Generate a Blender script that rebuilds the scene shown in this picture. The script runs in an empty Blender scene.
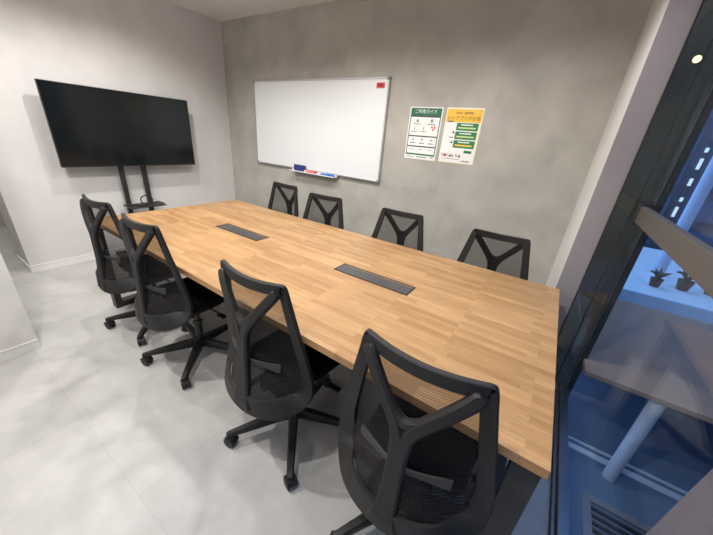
import bpy, bmesh, math, random
from mathutils import Vector, Matrix
random.seed(4)
SC = bpy.context.scene
COL = SC.collection
PI = math.pi

# ------------------------------------------------------------------ camera
cd = bpy.data.cameras.new('camera')
cam = bpy.data.objects.new('camera', cd); COL.objects.link(cam)
cd.sensor_fit = 'HORIZONTAL'; cd.sensor_width = 36.0
cd.lens = 295.818 / 713.0 * 36.0
cd.clip_start = 0.02
# rows: camera right, camera down, camera forward, in world axes
RX = Vector((0.82796942, 0.55484145, 0.08134866))
RY = Vector((0.28589993, -0.29286397, -0.91240995))
RZ = Vector((-0.48241877, 0.77870512, -0.40111154))
m = Matrix.Identity(4)
for i in range(3):
    m[i][0] = RX[i]; m[i][1] = -RY[i]; m[i][2] = -RZ[i]
m.translation = Vector((3.85917, -2.69451, 1.41))
cam.matrix_world = m
SC.camera = cam

# ------------------------------------------------------------------ world, light, exposure
w = bpy.data.worlds.new('world'); SC.world = w; w.use_nodes = True
bg = w.node_tree.nodes['Background']
bg.inputs[0].default_value = (0.24, 0.43, 0.90, 1); bg.inputs[1].default_value = 2.1
SC.view_settings.view_transform = 'Standard'; SC.view_settings.look = 'None'
SC.view_settings.gamma = 1.0; SC.view_settings.exposure = 0.12
SC.view_settings.use_curve_mapping = False

def spot(x, y, z, watts, ang=150, blend=0.6, r=0.035, col=(1.0, 0.97, 0.935), tgt=None):
    l = bpy.data.lights.new('ceiling_downlight', 'SPOT')
    l.energy = watts; l.spot_size = math.radians(ang); l.spot_blend = blend
    l.shadow_soft_size = r; l.color = col
    o = bpy.data.objects.new('ceiling_downlight', l); COL.objects.link(o); o.location = (x, y, z)
    if tgt: o.rotation_euler = (Vector(tgt) - Vector((x, y, z))).to_track_quat('-Z', 'Y').to_euler()
    return o
for (x, y, e) in ((1.0, -1.35, 54), (2.25, -1.15, 66), (3.35, -1.10, 52), (0.95, -2.25, 52), (2.05, -2.65, 95), (3.25, -2.75, 80)):
    spot(x, y, 2.50, e)
spot(-1.0, -2.5, 2.50, 50)

# ------------------------------------------------------------------ materials
def mat(name, col, rough=0.6, metal=0.0, spec=0.5):
    M = bpy.data.materials.new(name); M.use_nodes = True
    b = M.node_tree.nodes['Principled BSDF']
    b.inputs['Base Color'].default_value = (*col, 1); b.inputs['Roughness'].default_value = rough
    b.inputs['Metallic'].default_value = metal; b.inputs['Specular IOR Level'].default_value = spec
    return M
def nodes(M): return M.node_tree.nodes, M.node_tree.links, M.node_tree.nodes['Principled BSDF']
def noise_mat(name, c1, c2, scale=3, rough=0.8, detail=6, bump=0.0, stretch=(1, 1, 1), lo=0.3, hi=0.7, spec=0.3, dist=0.0):
    M = mat(name, c1, rough, spec=spec); N, L, b = nodes(M)
    tc = N.new('ShaderNodeTexCoord'); mp = N.new('ShaderNodeMapping'); mp.inputs['Scale'].default_value = stretch
    ns = N.new('ShaderNodeTexNoise'); ns.inputs['Scale'].default_value = scale; ns.inputs['Detail'].default_value = detail
    ns.inputs['Distortion'].default_value = dist
    cr = N.new('ShaderNodeValToRGB'); cr.color_ramp.elements[0].position = lo; cr.color_ramp.elements[1].position = hi
    cr.color_ramp.elements[0].color = (*c1, 1); cr.color_ramp.elements[1].color = (*c2, 1)
    L.new(tc.outputs['Object'], mp.inputs[0]); L.new(mp.outputs[0], ns.inputs['Vector']); L.new(ns.outputs[0], cr.inputs[0])
    L.new(cr.outputs[0], b.inputs['Base Color'])
    if bump:
        bp = N.new('ShaderNodeBump'); bp.inputs['Strength'].default_value = bump; bp.inputs['Distance'].default_value = 0.01
        L.new(ns.outputs[0], bp.inputs['Height']); L.new(bp.outputs[0], b.inputs['Normal'])
    return M
M_white = noise_mat('white_wallpaper', (0.60, 0.585, 0.575), (0.66, 0.64, 0.63), 4, 0.85, bump=0.1)
M_grey = noise_mat('grey_plaster_paper', (0.35, 0.335, 0.30), (0.46, 0.44, 0.40), 3.6, 0.75, detail=12, bump=0.12, dist=0.3)
M_pillar = noise_mat('column_front_shade', (0.27, 0.245, 0.25), (0.30, 0.275, 0.28), 4, 0.7)  # darkened so the column front looks less lit
M_ceil = mat('ceiling_paint', (0.74, 0.72, 0.70), 0.9)
M_base = mat('baseboard_vinyl', (0.74, 0.73, 0.71), 0.45)
M_blk = noise_mat('black_plastic', (0.013, 0.013, 0.0135), (0.017, 0.017, 0.0175), 60, 0.5, spec=0.3)
M_fab = mat('black_fabric', (0.007, 0.007, 0.008), 0.95, spec=0.05)
M_steel = mat('black_steel', (0.03, 0.03, 0.03), 0.45, 0.2)
M_rub = mat('black_rubber', (0.018, 0.018, 0.018), 0.55)
M_screen = mat('screen_glass', (0.006, 0.008, 0.009), 0.12, spec=0.35)
M_bezel = mat('screen_bezel', (0.02, 0.02, 0.02), 0.35)
M_alu = mat('aluminium', (0.55, 0.55, 0.55), 0.38, 0.75)
M_wb = mat('whiteboard_steel', (0.74, 0.77, 0.78), 0.22, spec=0.4)
M_cap = mat('grey_plastic', (0.22, 0.22, 0.23), 0.5)
M_paper = mat('paper_white', (0.80, 0.80, 0.78), 0.5)
M_green = mat('print_green', (0.015, 0.14, 0.075), 0.5)
M_green2 = mat('print_leaf_green', (0.03, 0.19, 0.06), 0.5)
M_yel = noise_mat('print_yellow', (0.78, 0.42, 0.03), (0.85, 0.60, 0.12), 3, 0.5)
M_ink = mat('print_ink', (0.05, 0.05, 0.055), 0.6)
M_red = mat('red_plastic', (0.62, 0.05, 0.05), 0.4)
M_pink = mat('red_marker_plastic', (0.75, 0.16, 0.15), 0.4)
M_blue = mat('blue_marker_plastic', (0.04, 0.16, 0.55), 0.4)
M_navy = mat('navy_felt', (0.02, 0.03, 0.17), 0.8)
M_wplas = mat('white_plastic', (0.8, 0.8, 0.8), 0.4)
M_cover = mat('dark_cable_lid', (0.075, 0.075, 0.078), 0.35, 0.3)
M_copper = mat('wood_stain_dark', (0.06, 0.05, 0.045), 0.6)

def floor_mat():
    M = noise_mat('pale_concrete_tile', (0.39, 0.385, 0.37), (0.50, 0.495, 0.475), 4.0, 0.42, detail=10, dist=0.5, spec=0.4)
    N, L, b = nodes(M)
    tc = N.new('ShaderNodeTexCoord'); br = N.new('ShaderNodeTexBrick'); br.offset = 0.5
    mp = N.new('ShaderNodeMapping'); mp.inputs['Location'].default_value = (0.2, 0.12, 0)
    br.inputs['Scale'].default_value = 1.0; br.inputs['Brick Width'].default_value = 1.2; br.inputs['Row Height'].default_value = 0.6
    br.inputs['Mortar Size'].default_value = 0.002; br.inputs['Mortar Smooth'].default_value = 0.5
    br.inputs['Color1'].default_value = (0.93, 0.93, 0.93, 1); br.inputs['Color2'].default_value = (1.05, 1.05, 1.05, 1)
    br.inputs['Mortar'].default_value = (0.86, 0.86, 0.86, 1)
    L.new(tc.outputs['Object'], mp.inputs[0]); L.new(mp.outputs[0], br.inputs[0])
    cr = [n for n in N if n.bl_idname == 'ShaderNodeValToRGB'][0]
    ns2 = N.new('ShaderNodeTexNoise'); ns2.inputs['Scale'].default_value = 14; ns2.inputs['Detail'].default_value = 8
    L.new(tc.outputs['Object'], ns2.inputs['Vector'])
    mr = N.new('ShaderNodeMapRange'); mr.inputs[3].default_value = 0.9; mr.inputs[4].default_value = 1.1
    L.new(ns2.outputs[0], mr.inputs[0])
    mx = N.new('ShaderNodeMix'); mx.data_type = 'RGBA'; mx.blend_type = 'MULTIPLY'; mx.inputs[0].default_value = 1
    L.new(cr.outputs[0], mx.inputs[6]); L.new(br.outputs[0], mx.inputs[7])
    m2 = N.new('ShaderNodeVectorMath'); m2.operation = 'SCALE'
    L.new(mx.outputs[2], m2.inputs[0]); L.new(mr.outputs[0], m2.inputs['Scale']); L.new(m2.outputs[0], b.inputs['Base Color'])
    return M
M_floor = floor_mat()

def wood_mat():
    M = mat('block_board_wood', (0.5, 0.3, 0.14), 0.38, spec=0.45); N, L, b = nodes(M)
    tc = N.new('ShaderNodeTexCoord')
    br = N.new('ShaderNodeTexBrick'); br.offset = 0.37; br.offset_frequency = 1; br.squash = 0.8; br.squash_frequency = 3
    br.inputs['Scale'].default_value = 1; br.inputs['Brick Width'].default_value = 0.30; br.inputs['Row Height'].default_value = 0.031
    br.inputs['Mortar Size'].default_value = 0.0006; br.inputs['Bias'].default_value = -0.1
    br.inputs['Color1'].default_value = (0.455, 0.275, 0.130, 1); br.inputs['Color2'].default_value = (0.320, 0.175, 0.074, 1)
    br.inputs['Mortar'].default_value = (0.36, 0.20, 0.085, 1)
    L.new(tc.outputs['Object'], br.inputs[0])
    mp = N.new('ShaderNodeMapping'); mp.inputs['Scale'].default_value = (2.2, 34, 34)
    ns = N.new('ShaderNodeTexNoise'); ns.inputs['Scale'].default_value = 2.5; ns.inputs['Detail'].default_value = 8; ns.inputs['Distortion'].default_value = 0.8
    L.new(tc.outputs['Object'], mp.inputs[0]); L.new(mp.outputs[0], ns.inputs['Vector'])
    mr = N.new('ShaderNodeMapRange'); mr.inputs[3].default_value = 0.62; mr.inputs[4].default_value = 1.35
    L.new(ns.outputs[0], mr.inputs[0])
    n3 = N.new('ShaderNodeTexNoise'); n3.inputs['Scale'].default_value = 3.5; n3.inputs['Detail'].default_value = 3
    L.new(tc.outputs['Object'], n3.inputs['Vector'])
    mr3 = N.new('ShaderNodeMapRange'); mr3.inputs[3].default_value = 0.80; mr3.inputs[4].default_value = 1.18
    L.new(n3.outputs[0], mr3.inputs[0])
    mu = N.new('ShaderNodeMath'); mu.operation = 'MULTIPLY'; L.new(mr.outputs[0], mu.inputs[0]); L.new(mr3.outputs[0], mu.inputs[1])
    vm = N.new('ShaderNodeVectorMath'); vm.operation = 'SCALE'
    L.new(br.outputs[0], vm.inputs[0]); L.new(mu.outputs[0], vm.inputs['Scale']); L.new(vm.outputs[0], b.inputs['Base Color'])
    return M
M_wood = wood_mat()

def mesh_mat():
    """woven net: open between fine threads"""
    M = mat('mesh_net', (0.013, 0.012, 0.012), 0.7, spec=0.2); N, L, b = nodes(M)
    out = [n for n in N if n.bl_idname == 'ShaderNodeOutputMaterial'][0]
    tc = N.new('ShaderNodeTexCoord'); wv = N.new('ShaderNodeTexWave')
    wv.wave_type = 'BANDS'; wv.bands_direction = 'Z'; wv.inputs['Scale'].default_value = 38; wv.inputs['Distortion'].default_value = 0
    L.new(tc.outputs['Object'], wv.inputs['Vector'])
    mr = N.new('ShaderNodeMapRange'); mr.inputs[3].default_value = 0.52; mr.inputs[4].default_value = 0.72
    L.new(wv.outputs['Fac'], mr.inputs[0])
    sx = N.new('ShaderNodeSeparateXYZ'); L.new(tc.outputs['Object'], sx.inputs[0])      # the knit is closer lower down
    kz = N.new('ShaderNodeMapRange'); kz.inputs[1].default_value = 0.72; kz.inputs[2].default_value = 0.55; kz.inputs[3].default_value = 0.0; kz.inputs[4].default_value = 0.30
    L.new(sx.outputs['Z'], kz.inputs[0])
    ad = N.new('ShaderNodeMath'); ad.operation = 'ADD'; L.new(mr.outputs[0], ad.inputs[0]); L.new(kz.outputs[0], ad.inputs[1])
    tr = N.new('ShaderNodeBsdfTransparent'); mx = N.new('ShaderNodeMixShader')
    L.new(ad.outputs[0], mx.inputs[0]); L.new(tr.outputs[0], mx.inputs[1]); L.new(b.outputs[0], mx.inputs[2])
    L.new(mx.outputs[0], out.inputs[0])
    return M
M_mesh = mesh_mat()

def glass_mat(name, tint, gloss):
    M = bpy.data.materials.new(name); M.use_nodes = True; N = M.node_tree.nodes; L = M.node_tree.links; N.clear()
    out = N.new('ShaderNodeOutputMaterial'); tr = N.new('ShaderNodeBsdfTransparent'); tr.inputs[0].default_value = (*tint, 1)
    gl = N.new('ShaderNodeBsdfGlossy'); gl.inputs['Roughness'].default_value = 0.01
    mx = N.new('ShaderNodeMixShader'); mx.inputs[0].default_value = gloss
    L.new(tr.outputs[0], mx.inputs[1]); L.new(gl.outputs[0], mx.inputs[2]); L.new(mx.outputs[0], out.inputs[0])
    return M
M_glass = glass_mat('door_glass', (0.93, 0.96, 0.98), 0.10)
M_dglass = glass_mat('dark_glass', (0.66, 0.56, 0.42), 0.12)

# ------------------------------------------------------------------ mesh helpers
def box(bm, x0, x1, y0, y1, z0, z1, bev=0.0, seg=2):
    r = bmesh.ops.create_cube(bm, size=1.0)
    for v in r['verts']:
        v.co = Vector(((x0 + x1) / 2 + v.co.x * (x1 - x0), (y0 + y1) / 2 + v.co.y * (y1 - y0), (z0 + z1) / 2 + v.co.z * (z1 - z0)))
    if bev:
        es = list({e for v in r['verts'] for e in v.link_edges})
        bmesh.ops.bevel(bm, geom=es, offset=bev, segments=seg, profile=0.6, affect='EDGES')
def bbox(*a, **k):
    bm = bmesh.new(); box(bm, *a, **k); return bm
def tube(bm, pts, r, n=10, caps=True):
    pts = [Vector(p) for p in pts]; rs = r if isinstance(r, (list, tuple)) else [r] * len(pts)
    rings = []; up = None
    for i, p in enumerate(pts):
        t = (pts[min(i + 1, len(pts) - 1)] - pts[max(i - 1, 0)]).normalized()
        if up is None: up = t.orthogonal().normalized()
        up = (up - t * up.dot(t)).normalized(); s = t.cross(up)
        rings.append([bm.verts.new(p + (up * math.cos(a) + s * math.sin(a)) * rs[i]) for a in [2 * PI * k / n for k in range(n)]])
    for a, b in zip(rings, rings[1:]):
        for k in range(n): bm.faces.new((a[k], a[(k + 1) % n], b[(k + 1) % n], b[k]))
    if caps:
        bm.faces.new(rings[0][::-1]); bm.faces.new(rings[-1])
def lathe(bm, prof, n=24, cx=0, cy=0):
    rings = []
    for r, z in prof: rings.append([bm.verts.new((cx + r * math.cos(2 * PI * k / n), cy + r * math.sin(2 * PI * k / n), z)) for k in range(n)])
    for a, b in zip(rings, rings[1:]):
        for k in range(n): bm.faces.new((a[k], a[(k + 1) % n], b[(k + 1) % n], b[k]))
    bm.faces.new(rings[0][::-1]); bm.faces.new(rings[-1])
def catmull(P, n=6, closed=False):
    P = [Vector(p) for p in P]; out = []; N = len(P)
    rng = range(N if closed else N - 1)
    for i in rng:
        if closed: a, b, c, d = P[i - 1], P[i], P[(i + 1) % N], P[(i + 2) % N]
        else: a, b, c, d = P[max(i - 1, 0)], P[i], P[i + 1], P[min(i + 2, N - 1)]
        for k in range(n):
            t = k / n
            out.append(0.5 * ((2 * b) + (c - a) * t + (2 * a - 5 * b + 4 * c - d) * t * t + (3 * b - a - 3 * c + d) * t ** 3))
    if not closed: out.append(P[-1].copy())
    return out
def strap(bm, pts, ws, th, closed=False, inward=False, ch=0.3):
    """bar swept in the x-z plane; ws = in-plane width per point, th = depth along y"""
    n = len(pts); rings = []
    for i, p in enumerate(pts):
        a = pts[i - 1] if (closed or i > 0) else p
        b = pts[(i + 1) % n] if (closed or i < n - 1) else p
        t = Vector((b.x - a.x, 0, b.z - a.z)).normalized(); nrm = Vector((t.z, 0, -t.x))
        w_ = ws[i]; o = p + nrm * (w_ / 2) if inward else p
        hx, hy = w_ / 2, th / 2; c = min(hx, hy) * ch
        sec = [(hx - c, -hy), (hx, -hy + c), (hx, hy - c), (hx - c, hy), (-hx + c, hy), (-hx, hy - c), (-hx, -hy + c), (-hx + c, -hy)]
        rings.append([bm.verts.new(o + nrm * u + Vector((0, v, 0))) for u, v in sec])
    rr = list(zip(rings, rings[1:] + [rings[0]])) if closed else list(zip(rings, rings[1:]))
    for a, b in rr:
        for k in range(8): bm.faces.new((a[k], a[(k + 1) % 8], b[(k + 1) % 8], b[k]))
    if not closed: bm.faces.new(rings[0][::-1]); bm.faces.new(rings[-1])
def prism(bm, poly, z0, z1):
    lo = [bm.verts.new((x, y, z0)) for x, y in poly]; hi = [bm.verts.new((x, y, z1)) for x, y in poly]; n = len(poly)
    for k in range(n): bm.faces.new((lo[k], lo[(k + 1) % n], hi[(k + 1) % n], hi[k]))
    bm.faces.new(lo[::-1]); bm.faces.new(hi)
def obj(name, bm, m_, parent=None, smooth=False, loc=None):
    bmesh.ops.recalc_face_normals(bm, faces=bm.faces)
    me = bpy.data.meshes.new(name); bm.to_mesh(me); bm.free(); me.materials.append(m_)
    if smooth:
        me.shade_smooth()
        try: me.set_sharp_from_angle(angle=math.radians(38))
        except Exception: pass
    o = bpy.data.objects.new(name, me); COL.objects.link(o)
    if parent: o.parent = parent
    if loc: o.location = loc
    return o
def tag(o, label, cat, group=None):
    o['label'] = label; o['category'] = cat
    if group: o['group'] = group
    return o
def thing(name, label, cat, loc=(0, 0, 0), rz=0, group=None):
    o = bpy.data.objects.new(name, None); COL.objects.link(o); o.location = loc; o.rotation_euler = (0, 0, rz)
    o.empty_display_size = 0.1
    return tag(o, label, cat, group)
def struct(name, bm, m_, parent=None):
    o = obj(name, bm, m_, parent); o['kind'] = 'structure'; return o
def text(name, s, size, m_, parent, x, z, y=0.0, align='CENTER', xs=1.0):
    c = bpy.data.curves.new('t', 'FONT'); c.body = s; c.size = size; c.align_x = align; c.resolution_u = 2; c.extrude = 0.0002
    t = bpy.data.objects.new('t', c); COL.objects.link(t)
    bpy.context.view_layer.update()
    me = bpy.data.meshes.new_from_object(t.evaluated_get(bpy.context.evaluated_depsgraph_get()))
    bpy.data.objects.remove(t)
    me.materials.clear(); me.materials.append(m_)
    me.transform(Matrix.Rotation(PI / 2, 4, 'X') @ Matrix.Scale(xs, 4, (1, 0, 0)))
    o = bpy.data.objects.new(name, me); COL.objects.link(o); o.parent = parent; o.location = (x, y, z)
    return o

# ------------------------------------------------------------------ the room
H = 2.53
struct('floor', bbox(-1.9, 4.235, -3.4, 0.0, -0.12, 0.0), M_floor)
struct('ceiling', bbox(-1.9, 4.45, -3.4, 0.12, H, H + 0.1), M_ceil)
struct('wall_north', bbox(-0.0, 4.14, 0.0, 0.12, 0, H), M_grey)
struct('wall_left', bbox(-0.40, 0.0, -2.232, 0.12, 0, H), M_white)
bm = bmesh.new(); prism(bm, [(4.012, 0.0), (4.14, 0.0), (4.14, -0.60), (4.036, -0.60)], 0, H)
struct('wall_right', bm, M_white)
struct('column_shade_face', bbox(4.034, 4.142, -0.612, -0.6005, 0, H), M_pillar)  # thin sheet: weaker light on the column front put into its colour
bm = bmesh.new(); prism(bm, [(-0.42, -3.4), (1.38, -3.4), (1.38, -2.486), (-0.42, -2.486)], 0, H)
struct('wall_near_left', bm, M_white)
struct('wall_back', bbox(-1.9, 4.45, -3.5, -3.4, 0, H), M_white)
struct('wall_corridor', bbox(-2.0, -1.9, -3.4, 0.12, 0, H), M_white)
struct('wall_corridor_north', bbox(-1.9, -0.4, -0.9, -0.8, 0, H), M_white)
def baseboard(name, pts, flip=1):
    bm = bmesh.new()
    for (x0, y0), (x1, y1) in zip(pts, pts[1:]):
        xa, xb = sorted((x0, x1)); ya, yb = sorted((y0, y1))
        if xa == xb: box(bm, xa, xb + 0.007, ya, yb, 0, 0.058); box(bm, xa, xb + 0.010, ya, yb, 0.058, 0.066)
        else: box(bm, xa, xb, ya - 0.007, yb, 0, 0.058); box(bm, xa, xb, ya - 0.010, yb, 0.058, 0.066)
    return struct(name, bm, M_base)
baseboard('baseboard_left', [(0.0, -2.232), (0.0, -0.011)])
baseboard('baseboard_north', [(0.0, 0.0), (4.0, 0.0)])
baseboard('baseboard_near_left', [(1.38, -3.39), (1.38, -2.486)])
baseboard('baseboard_return', [(-0.4, -2.232), (-0.0, -2.232)])
# corridor door with a dark frame
dr = struct('door_2', bbox(-1.90, -1.86, -2.30, -1.50, 0.0, 2.05), mat('corridor_door', (0.55, 0.52, 0.48), 0.5))
bm = bmesh.new(); box(bm, -1.90, -1.84, -2.36, -2.30, 0, 2.11); box(bm, -1.90, -1.84, -1.50, -1.44, 0, 2.11); box(bm, -1.90, -1.84, -2.36, -1.44, 2.05, 2.11)
struct('door_frame', bm, M_copper, dr)
bm = bmesh.new(); tube(bm, [(-1.86, -1.60, 0.98), (-1.81, -1.60, 0.98), (-1.81, -1.72, 0.98)], 0.009)
obj('door_handle', bm, M_alu, dr)

# glazed side: narrow dark side light between the column and the jamb
M_jamb = mat('dark_bronze_frame', (0.05, 0.052, 0.055), 0.35, 0.6)
sl = struct('window_1', bbox(4.14, 4.29, -0.615, -0.605, -0.12, H), M_dglass)
bm = bmesh.new(); box(bm, 4.14, 4.146, -0.625, -0.595, 0, H); box(bm, 4.222, 4.226, -0.622, -0.600, 0, H)
struct('window_seam', bm, M_jamb, sl)
bm = bmesh.new(); box(bm, 4.288, 4.318, -0.655, -0.60, -0.12, H); 
struct('trim_1', bm, M_jamb)
M_rail = mat('brushed_rail', (0.30, 0.32, 0.35), 0.28, 0.85)
gd = struct('window_2', bbox(4.264, 4.274, -3.4, -0.655, 0.04, H), M_glass)
bm = bmesh.new(); box(bm, 4.237, 4.253, -3.4, -0.655, -0.1, 0.02, bev=0.003); box(bm, 4.253, 4.285, -3.4, -0.655, -0.1, 0.045, bev=0.003); box(bm, 4.285, 4.300, -3.4, -0.655, -0.1, 0.02)
struct('window_rail', bm, M_rail, gd)
M_band = mat('beige_push_bar', (0.085, 0.075, 0.068), 0.5)
hb = obj('push_bar', bbox(4.232, 4.262, -3.0, -0.69, 1.135, 1.215, bev=0.003), M_band, gd)
bm = bmesh.new(); box(bm, 4.225, 4.285, -0.692, -0.655, 1.12, 1.228, bev=0.003)
obj('lock_plate', bm, M_jamb, gd)

# ------------------------------------------------------------------ outside, past the glass
FZ = -0.42
M_deck = noise_mat('blue_grey_deck', (0.10, 0.16, 0.24), (0.17, 0.24, 0.34), 1.2, 0.35, detail=4)
struct('ground', bbox(4.30, 14, -6, 9, FZ - 0.1, FZ), M_deck)
M_kerb = mat('pale_kerb', (0.75, 0.8, 0.85), 0.4)
bm = bmesh.new(); box(bm, 4.33, 6.5, -0.655, -0.615, FZ, FZ + 0.012); box(bm, 4.33, 6.5, -0.575, -0.560, FZ, FZ + 0.012)
struct('trim_2', bm, M_kerb)
M_fac = noise_mat('facade_blue_grey', (0.07, 0.08, 0.10), (0.11, 0.12, 0.15), 0.8, 0.5)
fc = struct('facade', bbox(4.0, 14, 6.0, 6.3, FZ, 11), M_fac)
struct('reflection_backing', bbox(4.16, 4.55, 0.62, 0.70, FZ, 4.2), noise_mat('olive_grey_backing', (0.34, 0.30, 0.22), (0.50, 0.45, 0.34), 2.5, 0.7))  # added backing, gives the side glass the olive tone of its reflections
struct('reflection_blocker', bbox(4.5, 14, -6.3, -6.0, FZ, 6), noise_mat('blocker_warm_grey', (0.20, 0.18, 0.15), (0.26, 0.24, 0.2), 1, 0.8))  # unseen wall added so the side glass reflects dark
struct('facade_side', bbox(13.7, 14, -6, 6, FZ, 11), M_fac)

# ------------------------------------------------------------------ conference table
TX0, TX1, TY0, TY1, TZ = 1.145, 4.040, -2.036, -0.795, 0.72
tb = thing('conference_table', 'long wooden conference table with black steel legs between two rows of mesh chairs', 'table', ((TX0 + TX1) / 2, (TY0 + TY1) / 2, 0), math.radians(0.15))
LX, LY = (TX1 - TX0) / 2, (TY1 - TY0) / 2
bm = bmesh.new(); prism(bm, [(-LX, -LY + 0.045), (LX, -LY), (LX, LY), (-LX, LY)], TZ - 0.030, TZ)
obj('tabletop', bm, M_wood, tb)
for lx in (-LX + 0.037, LX - 0.037):
    for s in (-1, 1):
        bm = bmesh.new(); y0 = s * (LY - 0.055); y1 = s * (LY - 0.055)
        # leaning flat leg
        a, b = (y0, TZ - 0.031), (y1, 0.0)
        for q in (0,):
            vs = []
            for (yy, zz) in (a, b):
                for dx in (-0.035, 0.035):
                    for dy in (-0.022, 0.022): vs.append(bm.verts.new((lx + dx, yy + dy, zz)))
            f = lambda *i: bm.faces.new([vs[k] for k in i])
            f(0, 1, 3, 2); f(4, 6, 7, 5); f(0, 4, 5, 1); f(2, 3, 7, 6); f(0, 2, 6, 4); f(1, 5, 7, 3)
        obj('leg', bm, M_steel, tb)
    obj('foot_bar', bbox(lx - 0.035, lx + 0.035, -LY + 0.0775, LY - 0.0775, 0.0, 0.045), M_steel, tb)
    obj('end_rail', bbox(lx - 0.035, lx + 0.035, -LY + 0.07, LY - 0.07, TZ - 0.075, TZ - 0.031), M_steel, tb)
for s in (-1, 1):
    obj('side_rail', bbox(-LX + 0.085, LX - 0.085, s * (LY - 0.16) - 0.02, s * (LY - 0.16) + 0.02, TZ - 0.085, TZ - 0.031), M_steel, tb)
obj('cable_tray', bbox(-1.0, 1.0, -0.12, 0.12, TZ - 0.16, TZ - 0.14), M_steel, tb)
for (xa, xb) in ((1.836, 2.292), (2.948, 3.402)):
    cx = (xa + xb) / 2 - tb.location.x; hw = (xb - xa) / 2
    bm = bmesh.new()
    yc = -1.413 - tb.location.y; hy = 0.056
    for (u0, u1, v0, v1) in ((-hw, hw, -hy, -hy + 0.008), (-hw, hw, hy - 0.008, hy), (-hw, -hw + 0.008, -hy, hy), (hw - 0.008, hw, -hy, hy)):
        box(bm, cx + u0, cx + u1, yc + v0, yc + v1, TZ - 0.006, TZ + 0.0025)
    h_ = obj('cable_hatch', bm, M_rub, tb)
    obj('lid', bbox(cx - hw + 0.0085, cx + hw - 0.0085, yc - hy + 0.0085, yc + hy - 0.016, TZ + 0.0003, TZ + 0.0018), M_cover, h_)

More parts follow.
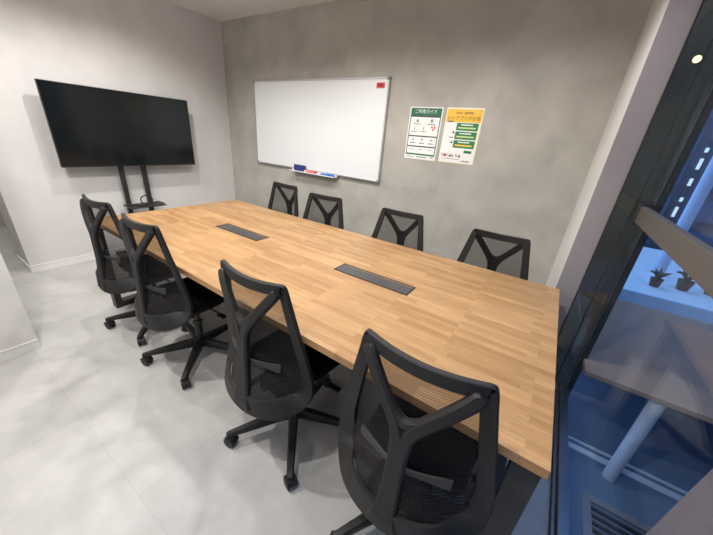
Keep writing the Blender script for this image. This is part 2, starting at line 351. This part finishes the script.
# ------------------------------------------------------------------ mesh office chair
GR = 'mesh task chairs around the conference table'
def make_chair():
    t = thing('office_chair', 'x', 'chair', group=GR)
    D = Vector((0, 0, 0))
    half = [(0.0, -0.232, 0.949), (0.04, -0.2305, 0.950), (0.08, -0.226, 0.952), (0.12, -0.2175, 0.955), (0.145, -0.211, 0.957), (0.156, -0.208, 0.956), (0.163, -0.206, 0.951), (0.167, -0.204, 0.942),
            (0.172, -0.202, 0.925), (0.181, -0.196, 0.88), (0.192, -0.190, 0.83), (0.203, -0.184, 0.78), (0.214, -0.176, 0.73), (0.224, -0.169, 0.68), (0.234, -0.161, 0.63), (0.243, -0.155, 0.58), (0.249, -0.151, 0.53),
            (0.250, -0.158, 0.485), (0.240, -0.174, 0.450), (0.216, -0.202, 0.421), (0.180, -0.236, 0.399), (0.136, -0.261, 0.384), (0.088, -0.276, 0.374), (0.045, -0.283, 0.370), (0.0, -0.286, 0.368)]
    loop = [Vector(p) for p in half] + [Vector((-x, y, z)) for x, y, z in half[-2:0:-1]]
    sm = catmull(loop, 2, True)
    def ww(p):
        z = p.z
        if z > 0.94: return 0.040
        if z > 0.60: return 0.036 + 0.012 * (0.94 - z) / 0.34
        if z > 0.46: return 0.048 + 0.022 * (0.60 - z) / 0.14
        return 0.070 + 0.022 * min(1, (0.46 - z) / 0.08)
    ws = [ww(p) for p in sm]
    bm = bmesh.new(); strap(bm, sm, ws, 0.018, closed=True, inward=True)
    for v in bm.verts:      # the broad bottom band leans with the shell
        if v.co.z < 0.52 : v.co.y += 0.0
    obj('backrest_frame', bm, M_blk, t, True)
    # net: rings shrinking to the middle, bowed backwards
    bm = bmesh.new(); c = Vector((0, -0.215, 0.68)); inner = []
    for i, p in enumerate(sm):
        d = (c - p); d.y = 0; d.normalize(); inner.append(p + d * (ws[i] * 0.93) + Vector((0, 0.004, 0)))
    def ymid(z): return -0.232 + (0.95 - z) * 0.03 if z > 0.5 else -0.2185 - (0.5 - z) * 0.45
    rings = []
    for k in range(6):
        s = 1 - k / 6
        ring = []
        for p in inner:
            q = c + (p - c) * s; q.y = p.y * s + ymid(q.z) * (1 - s) ; ring.append(bm.verts.new(q))
        rings.append(ring)
    cv = bm.verts.new((0, ymid(0.66), 0.66)); n = len(inner)
    for a, b in zip(rings, rings[1:]):
        for k in range(n): bm.faces.new((a[k], a[(k + 1) % n], b[(k + 1) % n], b[k]))
    for k in range(n): bm.faces.new((rings[-1][k], rings[-1][(k + 1) % n], cv))
    obj('mesh_panel', bm, M_mesh, t, True)
    # Y shaped spine
    bm = bmesh.new()
    for s in (-1, 1):
        P = [(s * 0.143, -0.219, 0.930), (s * 0.122, -0.232, 0.898), (s * 0.082, -0.246, 0.845), (s * 0.043, -0.255, 0.795), (s * 0.018, -0.258, 0.750), (s * 0.010, -0.261, 0.700),
             (s * 0.007, -0.266, 0.58), (s * 0.009, -0.275, 0.48), (s * 0.016, -0.284, 0.430), (s * 0.022, -0.286, 0.394)]
        pts = catmull(P, 6); N_ = len(pts)
        wsp = [0.036 + 0.002 * min(1, i / N_ * 2) + 0.020 * max(0, (i / N_ - 0.6) / 0.4) for i in range(N_)]
        wsp[0] = 0.022; wsp[1] = 0.031
        strap(bm, pts, wsp, 0.028, ch=0.5)
    web = catmull([(-0.078, -0.2475, 0.841), (-0.052, -0.253, 0.808), (-0.022, -0.256, 0.785), (0, -0.258, 0.778), (0.022, -0.256, 0.785), (0.052, -0.253, 0.808), (0.078, -0.2475, 0.841)], 5)
    strap(bm, web, [0.030] * len(web), 0.024, ch=0.5)
    obj('spine', bm, M_blk, t, True)
    # lumbar support with two paddles
    bm = bmesh.new()
    pts = catmull([(-0.14, -0.208, 0.60), (-0.10, -0.222, 0.600), (-0.04, -0.245, 0.605), (0, -0.255, 0.607), (0.04, -0.245, 0.605), (0.10, -0.222, 0.600), (0.14, -0.208, 0.60)], 6)
    n_ = len(pts); strap(bm, pts, [0.014 + 0.034 * abs(2 * i / (n_ - 1) - 1) ** 2 * (1 if 2 < i < n_ - 3 else 0.7) for i in range(n_)], 0.008)
    obj('lumbar_support', bm, M_cap_dark, t, True)
    # seat
    bm = bmesh.new(); box(bm, -0.235, 0.235, -0.125, 0.305, 0.425, 0.485, bev=0.026, seg=4)
    for v in bm.verts:
        u = v.co.y
        if u > 0.1: v.co.z -= (u - 0.1) ** 2 * 1.2
        v.co.x *= 1 - 0.28 * max(0, min(1, (0.06 - u) / 0.18)) - 0.10 * max(0, (u - 0.1) / 0.15) ** 2
        v.co.z += 0.02 * (abs(v.co.x) / 0.245) ** 2
    obj('seat', bm, M_fab, t, True)
    bm = bmesh.new(); box(bm, -0.16, 0.16, -0.11, 0.26, 0.408, 0.427, bev=0.008)
    obj('seat_shell', bm, M_blk, t, True)
    bm = bmesh.new(); box(bm, -0.085, 0.085, -0.11, 0.13, 0.345, 0.407, bev=0.015)
    for s in (-1, 1):
        tube(bm, catmull([(s * 0.065, -0.06, 0.375), (s * 0.09, -0.14, 0.36), (s * 0.085, -0.20, 0.365), (s * 0.06, -0.275, 0.385)], 5), 0.013, 8)
    obj('tilt_mechanism', bm, M_blk, t, True)
    bm = bmesh.new(); tube(bm, [(0.08, 0.03, 0.37), (0.17, 0.03, 0.372), (0.20, 0.03, 0.366)], [0.005, 0.005, 0.005], 8)
    box(bm, 0.19, 0.25, 0.015, 0.045, 0.358, 0.370, bev=0.004)
    obj('height_lever', bm, M_blk, t, True)
    bm = bmesh.new(); lathe(bm, [(0.022, 0.10), (0.022, 0.26), (0.014, 0.265), (0.014, 0.35)], 16)
    obj('gas_column', bm, M_steel, t, True)
    sb = bmesh.new(); lathe(sb, [(0.034, 0.065), (0.045, 0.075), (0.045, 0.115), (0.03, 0.128), (0.024, 0.13)], 20)
    for k in range(5):
        a = math.radians(23 + 72 * k); R_ = Matrix.Rotation(a, 4, 'Z')
        secs = [(0.03, 0.024, 0.072, 0.122), (0.12, 0.021, 0.070, 0.112), (0.25, 0.017, 0.068, 0.096), (0.315, 0.015, 0.066, 0.086), (0.325, 0.010, 0.068, 0.082)]
        rg = []
        for (r, hw, z0, z1) in secs:
            rg.append([sb.verts.new(R_ @ Vector(v)) for v in ((r, -hw, z0), (r, hw, z0), (r, hw, z1 - 0.008), (r, hw * 0.6, z1), (r, -hw * 0.6, z1), (r, -hw, z1 - 0.008))])
        for A, B in zip(rg, rg[1:]):
            for q in range(6): sb.faces.new((A[q], A[(q + 1) % 6], B[(q + 1) % 6], B[q]))
        sb.faces.new(rg[0][::-1]); sb.faces.new(rg[-1])
    obj('star_base', sb, M_blk, t, True)
    for k in range(5):
        a = math.radians(23 + 72 * k); x, y = 0.308 * math.cos(a), 0.308 * math.sin(a)
        sw = a + PI / 2 + (k * 1.3)
        cbm = bmesh.new(); box(cbm, -0.020, 0.016, -0.006, 0.006, 0.018, 0.062, bev=0.004)
        # hood over the wheels
        for k2 in range(7):
            b0 = math.radians(10 + 22 * k2); b1 = math.radians(10 + 22 * (k2 + 1))
            q = [(0.031 * math.cos(b0), 0.028 + 0.031 * math.sin(b0)), (0.031 * math.cos(b1), 0.028 + 0.031 * math.sin(b1))]
            v = [cbm.verts.new((q[0][0], -0.022, q[0][1])), cbm.verts.new((q[1][0], -0.022, q[1][1])), cbm.verts.new((q[1][0], 0.022, q[1][1])), cbm.verts.new((q[0][0], 0.022, q[0][1]))]
            cbm.faces.new(v)
        tube(cbm, [(0, 0, 0.055), (0, 0, 0.075)], 0.008, 8)
        co = obj('caster', cbm, M_blk, t, True); co.location = (x, y, 0); co.rotation_euler = (0, 0, sw)
        wb = bmesh.new()
        for s in (-1, 1): tube(wb, [(0, s * 0.0075, 0.027), (0, s * 0.010, 0.027), (0, s * 0.020, 0.027), (0, s * 0.0225, 0.027)], [0.024, 0.027, 0.027, 0.020], 18)
        obj('wheel', wb, M_rub, co, True)
    return t
M_cap_dark = mat('lumbar_plastic', (0.018, 0.018, 0.019), 0.4)
def dup(root):
    r = root.copy(); COL.objects.link(r)
    for ch in list(root.children):
        c = ch.copy(); COL.objects.link(c); c.parent = r
        for g in ch.children:
            d = g.copy(); COL.objects.link(d); d.parent = c
    return r
first = make_chair()
UPPER = ('backrest_frame', 'mesh_panel', 'spine', 'lumbar_support', 'seat', 'seat_shell', 'tilt_mechanism', 'height_lever')
# x, y, facing (degrees), seat drop, label
chairs = [
    (2.193, -1.880, 2, 0.0, 'black mesh chair on the aisle side, second from the screen'),
    (1.61, -1.865, 3, 0.0, 'black mesh chair on the aisle side, nearest the television'),
    (3.063, -1.897, 0.7, 0.0, 'black mesh chair on the aisle side, third from the television'),
    (3.714, -1.915, 0.5, 0.0, 'nearest black mesh chair, by the table corner and the glass'),
    (1.66, -0.815, 177, 0.014, 'far black mesh chair below the left half of the whiteboard'),
    (2.235, -0.86, 186, 0.028, 'far black mesh chair below the pen tray of the whiteboard'),
    (2.966, -0.87, 182, 0.022, 'far black mesh chair below the two posters'),
    (3.670, -0.93, 183, 0.016, 'far black mesh chair nearest the white column'),
]
for i, (x, y, a, drop, lab) in enumerate(chairs):
    c = first if i == 0 else dup(first)
    c.location = (x, y, 0); c.rotation_euler = (0, 0, math.radians(a)); c['label'] = lab
    if drop:
        for ch in c.children:
            if ch.name.split('.')[0] in UPPER: ch.location.z -= drop

# ------------------------------------------------------------------ screen on its stand
tv = thing('television', 'large flat black television screen on the black stand before the white wall', 'television', (0.135, -1.226, 0))
SX = 0.0
bm = bmesh.new(); box(bm, -0.014, 0.012, -0.609, 0.609, 0.949, 1.633, bev=0.003)
obj('bezel', bm, M_bezel, tv)
obj('screen', bbox(0.0122, 0.0135, -0.603, 0.603, 0.960, 1.627), M_screen, tv)
obj('rear_housing', bbox(-0.05, -0.0145, -0.35, 0.35, 1.02, 1.45, bev=0.01), M_bezel, tv)
st = thing('screen_stand', 'black two-post floor stand with a small shelf carrying the television', 'stand', (0.155, -1.257, 0))
for s in (-0.105, 0.105):
    bm = bmesh.new(); box(bm, -0.110, -0.073, s - 0.021, s + 0.021, 0.04, 1.45, bev=0.003)
    obj('post', bm, M_steel, st)
obj('shelf', bbox(-0.072, 0.15, -0.17, 0.17, 0.545, 0.552), M_steel, st)
for s in (-1, 1):
    bm = bmesh.new(); box(bm, -0.12, 0.40, s * 0.30 - 0.025, s * 0.30 + 0.025, 0.015, 0.045, bev=0.004)
    obj('foot', bm, M_steel, st)
obj('crossbar', bbox(-0.10, -0.05, -0.33, 0.33, 0.02, 0.05, bev=0.004), M_steel, st)
bm = bmesh.new()
tube(bm, catmull([(0.02 + 0.045 * math.cos(t) * 0.4, 0.03 + 0.05 * math.cos(t), 0.60 + 0.045 * math.sin(t)) for t in [k * 0.5 for k in range(-3, 11)]] + [(-0.03, 0.10, 0.565), (-0.045, 0.11, 0.50), (-0.045, 0.06, 0.42), (-0.045, 0.05, 0.1)], 4), 0.006, 6)
tube(bm, catmull([(0.0, -0.15, 0.557), (0.06, -0.08, 0.565), (0.03, 0.0, 0.558), (0.09, 0.06, 0.570), (0.05, 0.13, 0.575), (0.1, 0.17, 0.558)], 4), 0.006, 6)
o = obj('cable', bm, M_rub, None, True); o.location = (0.155, -1.257, 0); tag(o, 'looped black cable lying on the shelf of the screen stand', 'cable')
bm = bmesh.new(); box(bm, 0.03, 0.10, 0.04, 0.13, 0.5525, 0.567, bev=0.003)
o = obj('power_adapter', bm, M_rub); o.location = (0.155, -1.257, 0); o.location.y -= 0.13; tag(o, 'small black box on the left of the screen stand shelf', 'adapter')

# ------------------------------------------------------------------ whiteboard
X0, X1, Z0, Z1 = 0.568, 2.377, 1.016, 1.919
wbt = thing('whiteboard', 'large blank framed whiteboard hanging on the grey wall', 'whiteboard', ((X0 + X1) / 2, 0, (Z0 + Z1) / 2))
hw, hh = (X1 - X0) / 2, (Z1 - Z0) / 2
obj('panel', bbox(-hw + 0.012, hw - 0.012, -0.028, -0.008, -hh + 0.012, hh - 0.012), M_wb, wbt)
bm = bmesh.new()
for (a0, a1, b0, b1) in ((-hw + 0.02, hw - 0.02, hh - 0.014, hh), (-hw + 0.02, hw - 0.02, -hh, -hh + 0.014), (-hw, -hw + 0.014, -hh + 0.02, hh - 0.02), (hw - 0.014, hw, -hh + 0.02, hh - 0.02)):
    box(bm, a0, a1, -0.034, -0.001, b0, b1, bev=0.002)
obj('frame', bm, M_alu, wbt)
for sx in (-1, 1):
    for sz in (-1, 1):
        xs = sorted((sx * hw + sx * 0.002, sx * (hw - 0.024))); zs = sorted((sz * hh + sz * 0.002, sz * (hh - 0.024)))
        bm = bmesh.new(); box(bm, xs[0], xs[1], -0.036, -0.001, zs[0], zs[1], bev=0.003)
        obj('corner_cap', bm, M_cap, wbt)
trx0, trx1 = 1.20 - (X0 + X1) / 2, 1.86 - (X0 + X1) / 2
bm = bmesh.new(); box(bm, trx0, trx1, -0.095, -0.036, -hh - 0.020, -hh - 0.016); box(bm, trx0, trx1, -0.098, -0.094, -hh - 0.020, -hh - 0.010); box(bm, trx0, trx1, -0.0365, -0.0345, -hh - 0.020, -hh + 0.004)
obj('pen_tray', bm, M_wplas, wbt)
TZp = Z0 - 0.0155
bm = bmesh.new(); box(bm, -0.082, 0.082, -0.034, -0.014, 0.0, 0.066, bev=0.005)
er = obj('holder', bm, M_navy); er.name = 'eraser_holder'
er2 = thing('board_eraser', 'navy blue board eraser at the left end of the pen tray', 'eraser', (1.335, -0.0375, TZp + 0.0025))
er.parent = er2; er.name = 'grip'
obj('felt', bbox(-0.080, 0.080, -0.0135, 0.0, 0.002, 0.064), M_cap, er2)
def marker(x, y, m_, lab, rz):
    t = thing('marker_pen', lab, 'marker', (x, y, TZp + 0.0115), rz, 'marker pens on the whiteboard tray')
    bm = bmesh.new(); tube(bm, [(-0.07, 0, 0), (-0.068, 0, 0), (0.03, 0, 0), (0.032, 0, 0)], [0.006, 0.0115, 0.0115, 0.006], 12); obj('barrel', bm, m_, t, True)
    bm = bmesh.new(); tube(bm, [(0.0325, 0, 0), (0.034, 0, 0), (0.066, 0, 0), (0.07, 0, 0)], [0.010, 0.0115, 0.011, 0.008], 12); obj('cap', bm, m_, t, True)
    bm = bmesh.new(); tube(bm, [(-0.062, 0, 0), (-0.045, 0, 0)], [0.0119, 0.0119], 12); obj('paper_label', bm, M_wplas, t, True)
marker(1.50, -0.080, M_pink, 'red marker pen next to the blue eraser on the board tray', 0)
marker(1.52, -0.054, M_red, 'second red marker pen lying behind the first on the board tray', 0.03)
marker(1.72, -0.080, M_blue, 'blue marker pen lying at the front right of the board tray', 0)
marker(1.775, -0.054, M_blue, 'blue marker pen lying behind another at the right end of the tray', -0.03)
mg = thing('magnet', 'small red square magnet at the top right of the whiteboard', 'magnet', (2.293, -0.0285, 1.855))
bm = bmesh.new(); box(bm, -0.042, 0.042, -0.006, 0.0, -0.021, 0.021, bev=0.002); obj('plate', bm, M_red, mg)
obj('printed_mark', bbox(-0.026, 0.026, -0.0068, -0.0062, -0.012, 0.010), mat('deep_red', (0.28, 0.01, 0.02), 0.5), mg)

# ------------------------------------------------------------------ posters
def quad(name, m_, p, x0, x1, z0, z1, d): return obj(name, bbox(x0, x1, -d - 0.0004, -d, z0, z1), m_, p)
pa = thing('poster', 'green bordered guide poster with icons, the left of the two posters', 'poster', (2.752, -0.001, 1.485), 0, 'posters taped beside the whiteboard')
PW, PH = 0.1485, 0.21
quad('sheet', M_paper, pa, -PW, PW, -PH, PH, 0.0005)
quad('border', M_green, pa, -PW + 0.010, PW - 0.010, -PH + 0.035, PH - 0.008, 0.0012)
text('heading', 'ご利用ガイド', 0.034, M_paper, pa, 0, PH - 0.046, -0.0022)
quad('header_bar', M_ink, pa, -PW + 0.018, PW - 0.018, 0.133, 0.145, 0.0018)
for z0, z1 in ((-0.014, 0.132), (-0.098, -0.024), (-0.162, -0.108)):
    quad('panel', M_paper, pa, -PW + 0.018, PW - 0.018, z0, z1, 0.0018)
for z in (-0.0235, -0.1075): quad('divider', M_ink, pa, -PW + 0.018, PW - 0.018, z, z + 0.009, 0.0024)
def icon(p, x, z, kind, m_=M_ink, s=0.012):
    bm = bmesh.new(); d = 0.0026
    if kind == 0:
        box(bm, x - s * .35, x + s * .35, -d, -d + .0004, z, z + s); box(bm, x - s * .8, x + s * .8, -d, -d + .0004, z - s, z)
    elif kind == 1:
        for i in (-1, 0, 1):
            box(bm, x - s, x + s, -d, -d + .0004, z + i * s * .7 - s * .2, z + i * s * .7 + s * .2)
        box(bm, x - s * .2, x + s * .2, -d, -d + .0004, z - s, z + s)
    elif kind == 2:
        box(bm, x - s * .2, x + s * .2, -d, -d + .0004, z - s, z + s); box(bm, x, x + s * .6, -d, -d + .0004, z - s, z - s * .6)
    else:
        box(bm, x - s, x - s * .3, -d, -d + .0004, z, z + s); box(bm, x + s * .3, x + s, -d, -d + .0004, z - s * .2, z + s); box(bm, x - s * .4, x + s * .4, -d, -d + .0004, z - s, z - s * .2)
    obj('icon', bm, m_, p)
icon(pa, -0.065, 0.105, 0); icon(pa, 0.065, 0.105, 1)
icon(pa, -0.085, 0.045, 2); icon(pa, 0.0, 0.045, 2); icon(pa, 0.085, 0.048, 3, M_red, 0.018)
for x in (-0.085, 0.0, 0.085): icon(pa, x, -0.045, 0 if x else 1, M_ink, 0.008)
def line(p, x0, x1, z, h=0.005, m_=M_ink): quad('text_line', m_, p, x0, x1, z - h / 2, z + h / 2, 0.0026)
for x in (-0.065, 0.065): line(pa, x - 0.035, x + 0.035, 0.078)
for x in (-0.085, 0.0): line(pa, x - 0.025, x + 0.025, 0.018)
for x in (-0.085, 0.0, 0.085): line(pa, x - 0.024, x + 0.024, -0.075, 0.006); line(pa, x - 0.02, x + 0.02, -0.128, 0.004, M_cap)
line(pa, -0.13, -0.05, -0.19, 0.004, M_cap); line(pa, -0.03, 0.07, -0.19, 0.005); line(pa, 0.10, 0.13, -0.185, 0.006)

pb = thing('poster', 'yellow topped poster with green boxes, the right of the two posters', 'poster', (3.080, -0.001, 1.487), 0, 'posters taped beside the whiteboard')
quad('sheet', mat('paper_cream', (0.80, 0.76, 0.58), 0.5), pb, -PW, PW, -PH, PH, 0.0005)
quad('yellow_header', M_yel, pb, -PW + 0.008, PW - 0.008, 0.105, PH - 0.012, 0.0012)
text('small_heading', 'お得な・最新情報', 0.018, M_ink, pb, 0, 0.165, -0.0022)
text('heading', 'いいアプリがお得', 0.033, mat('print_brown', (0.16, 0.07, 0.01), 0.5), pb, 0, 0.122, -0.0022)
text('corner_mark', '1.0', 0.012, M_ink, pb, 0.125, 0.188, -0.0022)
quad('white_body', M_paper, pb, -PW + 0.012, PW - 0.016, -PH + 0.010, 0.104, 0.0012)
for i, (z0, z1) in enumerate(((0.044, 0.100), (-0.022, 0.036), (-0.088, -0.030))):
    quad('green_box', M_green2, pb, -0.045, PW - 0.020, z0, z1, 0.0018)
    line(pb, -0.01, 0.085, z1 - 0.014, 0.008, M_paper); line(pb, -0.03, 0.11, z0 + 0.020, 0.011, mat('print_lime', (0.55, 0.68, 0.30), 0.5) if i < 2 else M_yel)
line(pb, -0.125, -0.075, 0.108, 0.008)
for z in (0.03, -0.045): icon(pb, -0.062, z, 0, M_ink, 0.010)
line(pb, -0.09, -0.055, -0.010, 0.006)
for x, m_ in ((-0.12, M_red), (-0.10, M_ink), (-0.085, M_red), (-0.055, M_ink), (-0.035, M_cap), (0.0, M_red), (0.025, M_ink)):
    icon(pb, x, -0.150, 3 if m_ == M_red else 0, m_, 0.011)
quad('green_tag', M_green, pb, 0.055, 0.118, -0.125, -0.105, 0.0018)
line(pb, -0.125, 0.03, -0.178, 0.004, M_cap); line(pb, 0.05, 0.115, -0.188, 0.006)

# ------------------------------------------------------------------ things outside
M_brown = noise_mat('brown_laminate', (0.30, 0.20, 0.145), (0.36, 0.25, 0.18), 2, 0.4)
M_ol = mat('grey_tube', (0.55, 0.55, 0.55), 0.4)
ot = thing('outdoor_table', 'brown table on a grey tubular leg just past the glass wall', 'table', (5.1, -0.1, FZ))
obj('tabletop', bbox(-0.797, 1.2, -0.69, 0.69, 0.67, 0.70, bev=0.003), M_brown, ot)
for lx, ly in ((-0.445, -0.64), (1.0, -0.64), (-0.445, 0.6), (1.0, 0.6)):
    bm = bmesh.new(); lathe(bm, [(0.034, 0.0), (0.034, 0.669)], 20, lx, ly); obj('leg', bm, M_ol, ot, True)
o2 = thing('outdoor_bench', 'brown slab bench seen at the bottom right through the glass', 'bench', (4.72, -1.62, FZ), math.radians(59))
obj('seat', bbox(-0.36, 0.70, -0.30, 0.228, 0.66, 0.70, bev=0.003), M_brown, o2)
for lx in (-0.28, 0.6):
    obj('leg', bbox(lx - 0.03, lx + 0.03, -0.25, 0.12, 0.0, 0.659), M_ol, o2)
gr = thing('floor_grille', 'dark slatted grille in a pale rim on the ground past the glass', 'grille', (4.70, -1.16, FZ))
bm = bmesh.new()
box(bm, -0.20, 0.30, 0.16, 0.20, 0, 0.02, bev=0.003); box(bm, -0.20, 0.30, -0.24, -0.20, 0, 0.02, bev=0.003); box(bm, -0.20, -0.16, -0.20, 0.16, 0, 0.02); box(bm, 0.26, 0.30, -0.20, 0.16, 0, 0.02)
obj('rim', bm, mat('grille_rim', (0.32, 0.32, 0.33), 0.4, 0.4), gr)
bm = bmesh.new()
for k in range(8): box(bm, -0.16, 0.26, -0.185 + 0.043 * k, -0.168 + 0.043 * k, 0.002, 0.014)
obj('slats', bm, M_steel, gr)
M_led = mat('pale_blue_plinth', (0.5, 0.72, 0.9), 0.35)
pl = thing('display_platform', 'long pale blue platform behind the brown table outside', 'platform', (6.2, 0.95, FZ))
obj('base', bbox(-1.75, 2.2, -0.20, 1.9, 0, 0.72), mat('plinth_dark', (0.06, 0.07, 0.09), 0.5), pl)
obj('edge', bbox(-1.75, 2.2, -0.23, -0.201, 0.62, 0.76), M_led, pl)
obj('surface', bbox(-1.75, 2.2, -0.20, 1.9, 0.7201, 0.76), mat('platform_top', (0.80, 0.92, 0.92), 0.3), pl)
bm = bmesh.new(); lathe(bm, [(0.05, 0.0), (0.05, 2.6)], 24)
o = obj('round_column', bm, mat('blue_white_column', (0.5, 0.62, 0.75), 0.4), None, True); o.location = (5.02, 1.55, FZ + 0.7605); tag(o, 'slim pale round column standing on the blue platform outside', 'column')
def planter(x, y, s, lab):
    t = thing('potted_plant', lab, 'potted plant', (x, y, FZ + 0.7605), 0, 'small dark pots on the blue platform')
    bm = bmesh.new(); lathe(bm, [(0.035 * s, 0), (0.05 * s, 0.08 * s), (0.045 * s, 0.08 * s)], 14); obj('pot', bm, M_rub, t, True)
    bm = bmesh.new()
    for k in range(12):
        a = random.random() * 6.28; r = 0.06 * s
        p = [(0, 0, 0.075 * s), (r * math.cos(a) * .6, r * math.sin(a) * .6, 0.13 * s), (r * math.cos(a) * 1.3, r * math.sin(a) * 1.3, (0.12 + 0.06 * random.random()) * s)]
        tube(bm, p, [0.004 * s, 0.012 * s, 0.002 * s], 5)
    obj('foliage', bm, mat('dark_leaf', (0.02, 0.05, 0.04), 0.6), t)
planter(4.90, 1.05, 1.0, 'dark potted plant at the left end of the blue platform')
planter(5.12, 1.15, 1.2, 'dark potted plant in the middle of the row on the blue platform')
planter(5.32, 1.20, 1.0, 'dark potted plant at the right end of the row on the blue platform')
# lit windows of the building across
M_lit = bpy.data.materials.new('lit_window'); M_lit.use_nodes = True
b_ = M_lit.node_tree.nodes['Principled BSDF']; b_.inputs['Emission Color'].default_value = (0.62, 0.82, 1, 1); b_.inputs['Emission Strength'].default_value = 1.0
b_.inputs['Base Color'].default_value = (0.2, 0.25, 0.3, 1)
M_pan = mat('facade_window_glass', (0.11, 0.15, 0.23), 0.15)
for r in range(9):
    for c in range(5):
        x = 5.2 + c * 0.95; z = -0.2 + r * 0.62
        f = obj('window', bbox(x, x + 0.66, -0.02 + 6.0 - 0.01, 5.999, z, z + 0.42), M_pan, fc)
    f = obj('window_light', bbox(5.99, 6.03, 5.95, 5.999, 0.45 + r * 0.31, 0.45 + r * 0.31 + (0.20, 0.08, 0.14)[r % 3]), M_lit, fc)

sp = thing('light_reflection', 'small added glow standing in for a ceiling light mirrored in the dark side glass', 'reflection', (4.39, 0.49, 2.075))  # added glow in place of a ceiling light's reflection
bm = bmesh.new(); tube(bm, [(0, 0.10, 0.02), (0, 0.03, 0.02), (0, 0.0, 0.0)], 0.010, 8); tube(bm, [(0.0, 0.02, 0.0), (-0.012, -0.06, -0.02)], [0.020, 0.024], 16)
obj('reflection_body', bm, M_alu, sp, True)
M_glow = mat('mirrored_light_glow', (1, 1, 1), 0.5); g_ = M_glow.node_tree.nodes['Principled BSDF']
g_.inputs['Emission Color'].default_value = (1, 0.97, 0.9, 1); g_.inputs['Emission Strength'].default_value = 6
bm = bmesh.new(); tube(bm, [(-0.0122, -0.061, -0.0205), (-0.0135, -0.069, -0.0222)], [0.021, 0.017], 16)
obj('reflection_glow', bm, M_glow, sp, True)
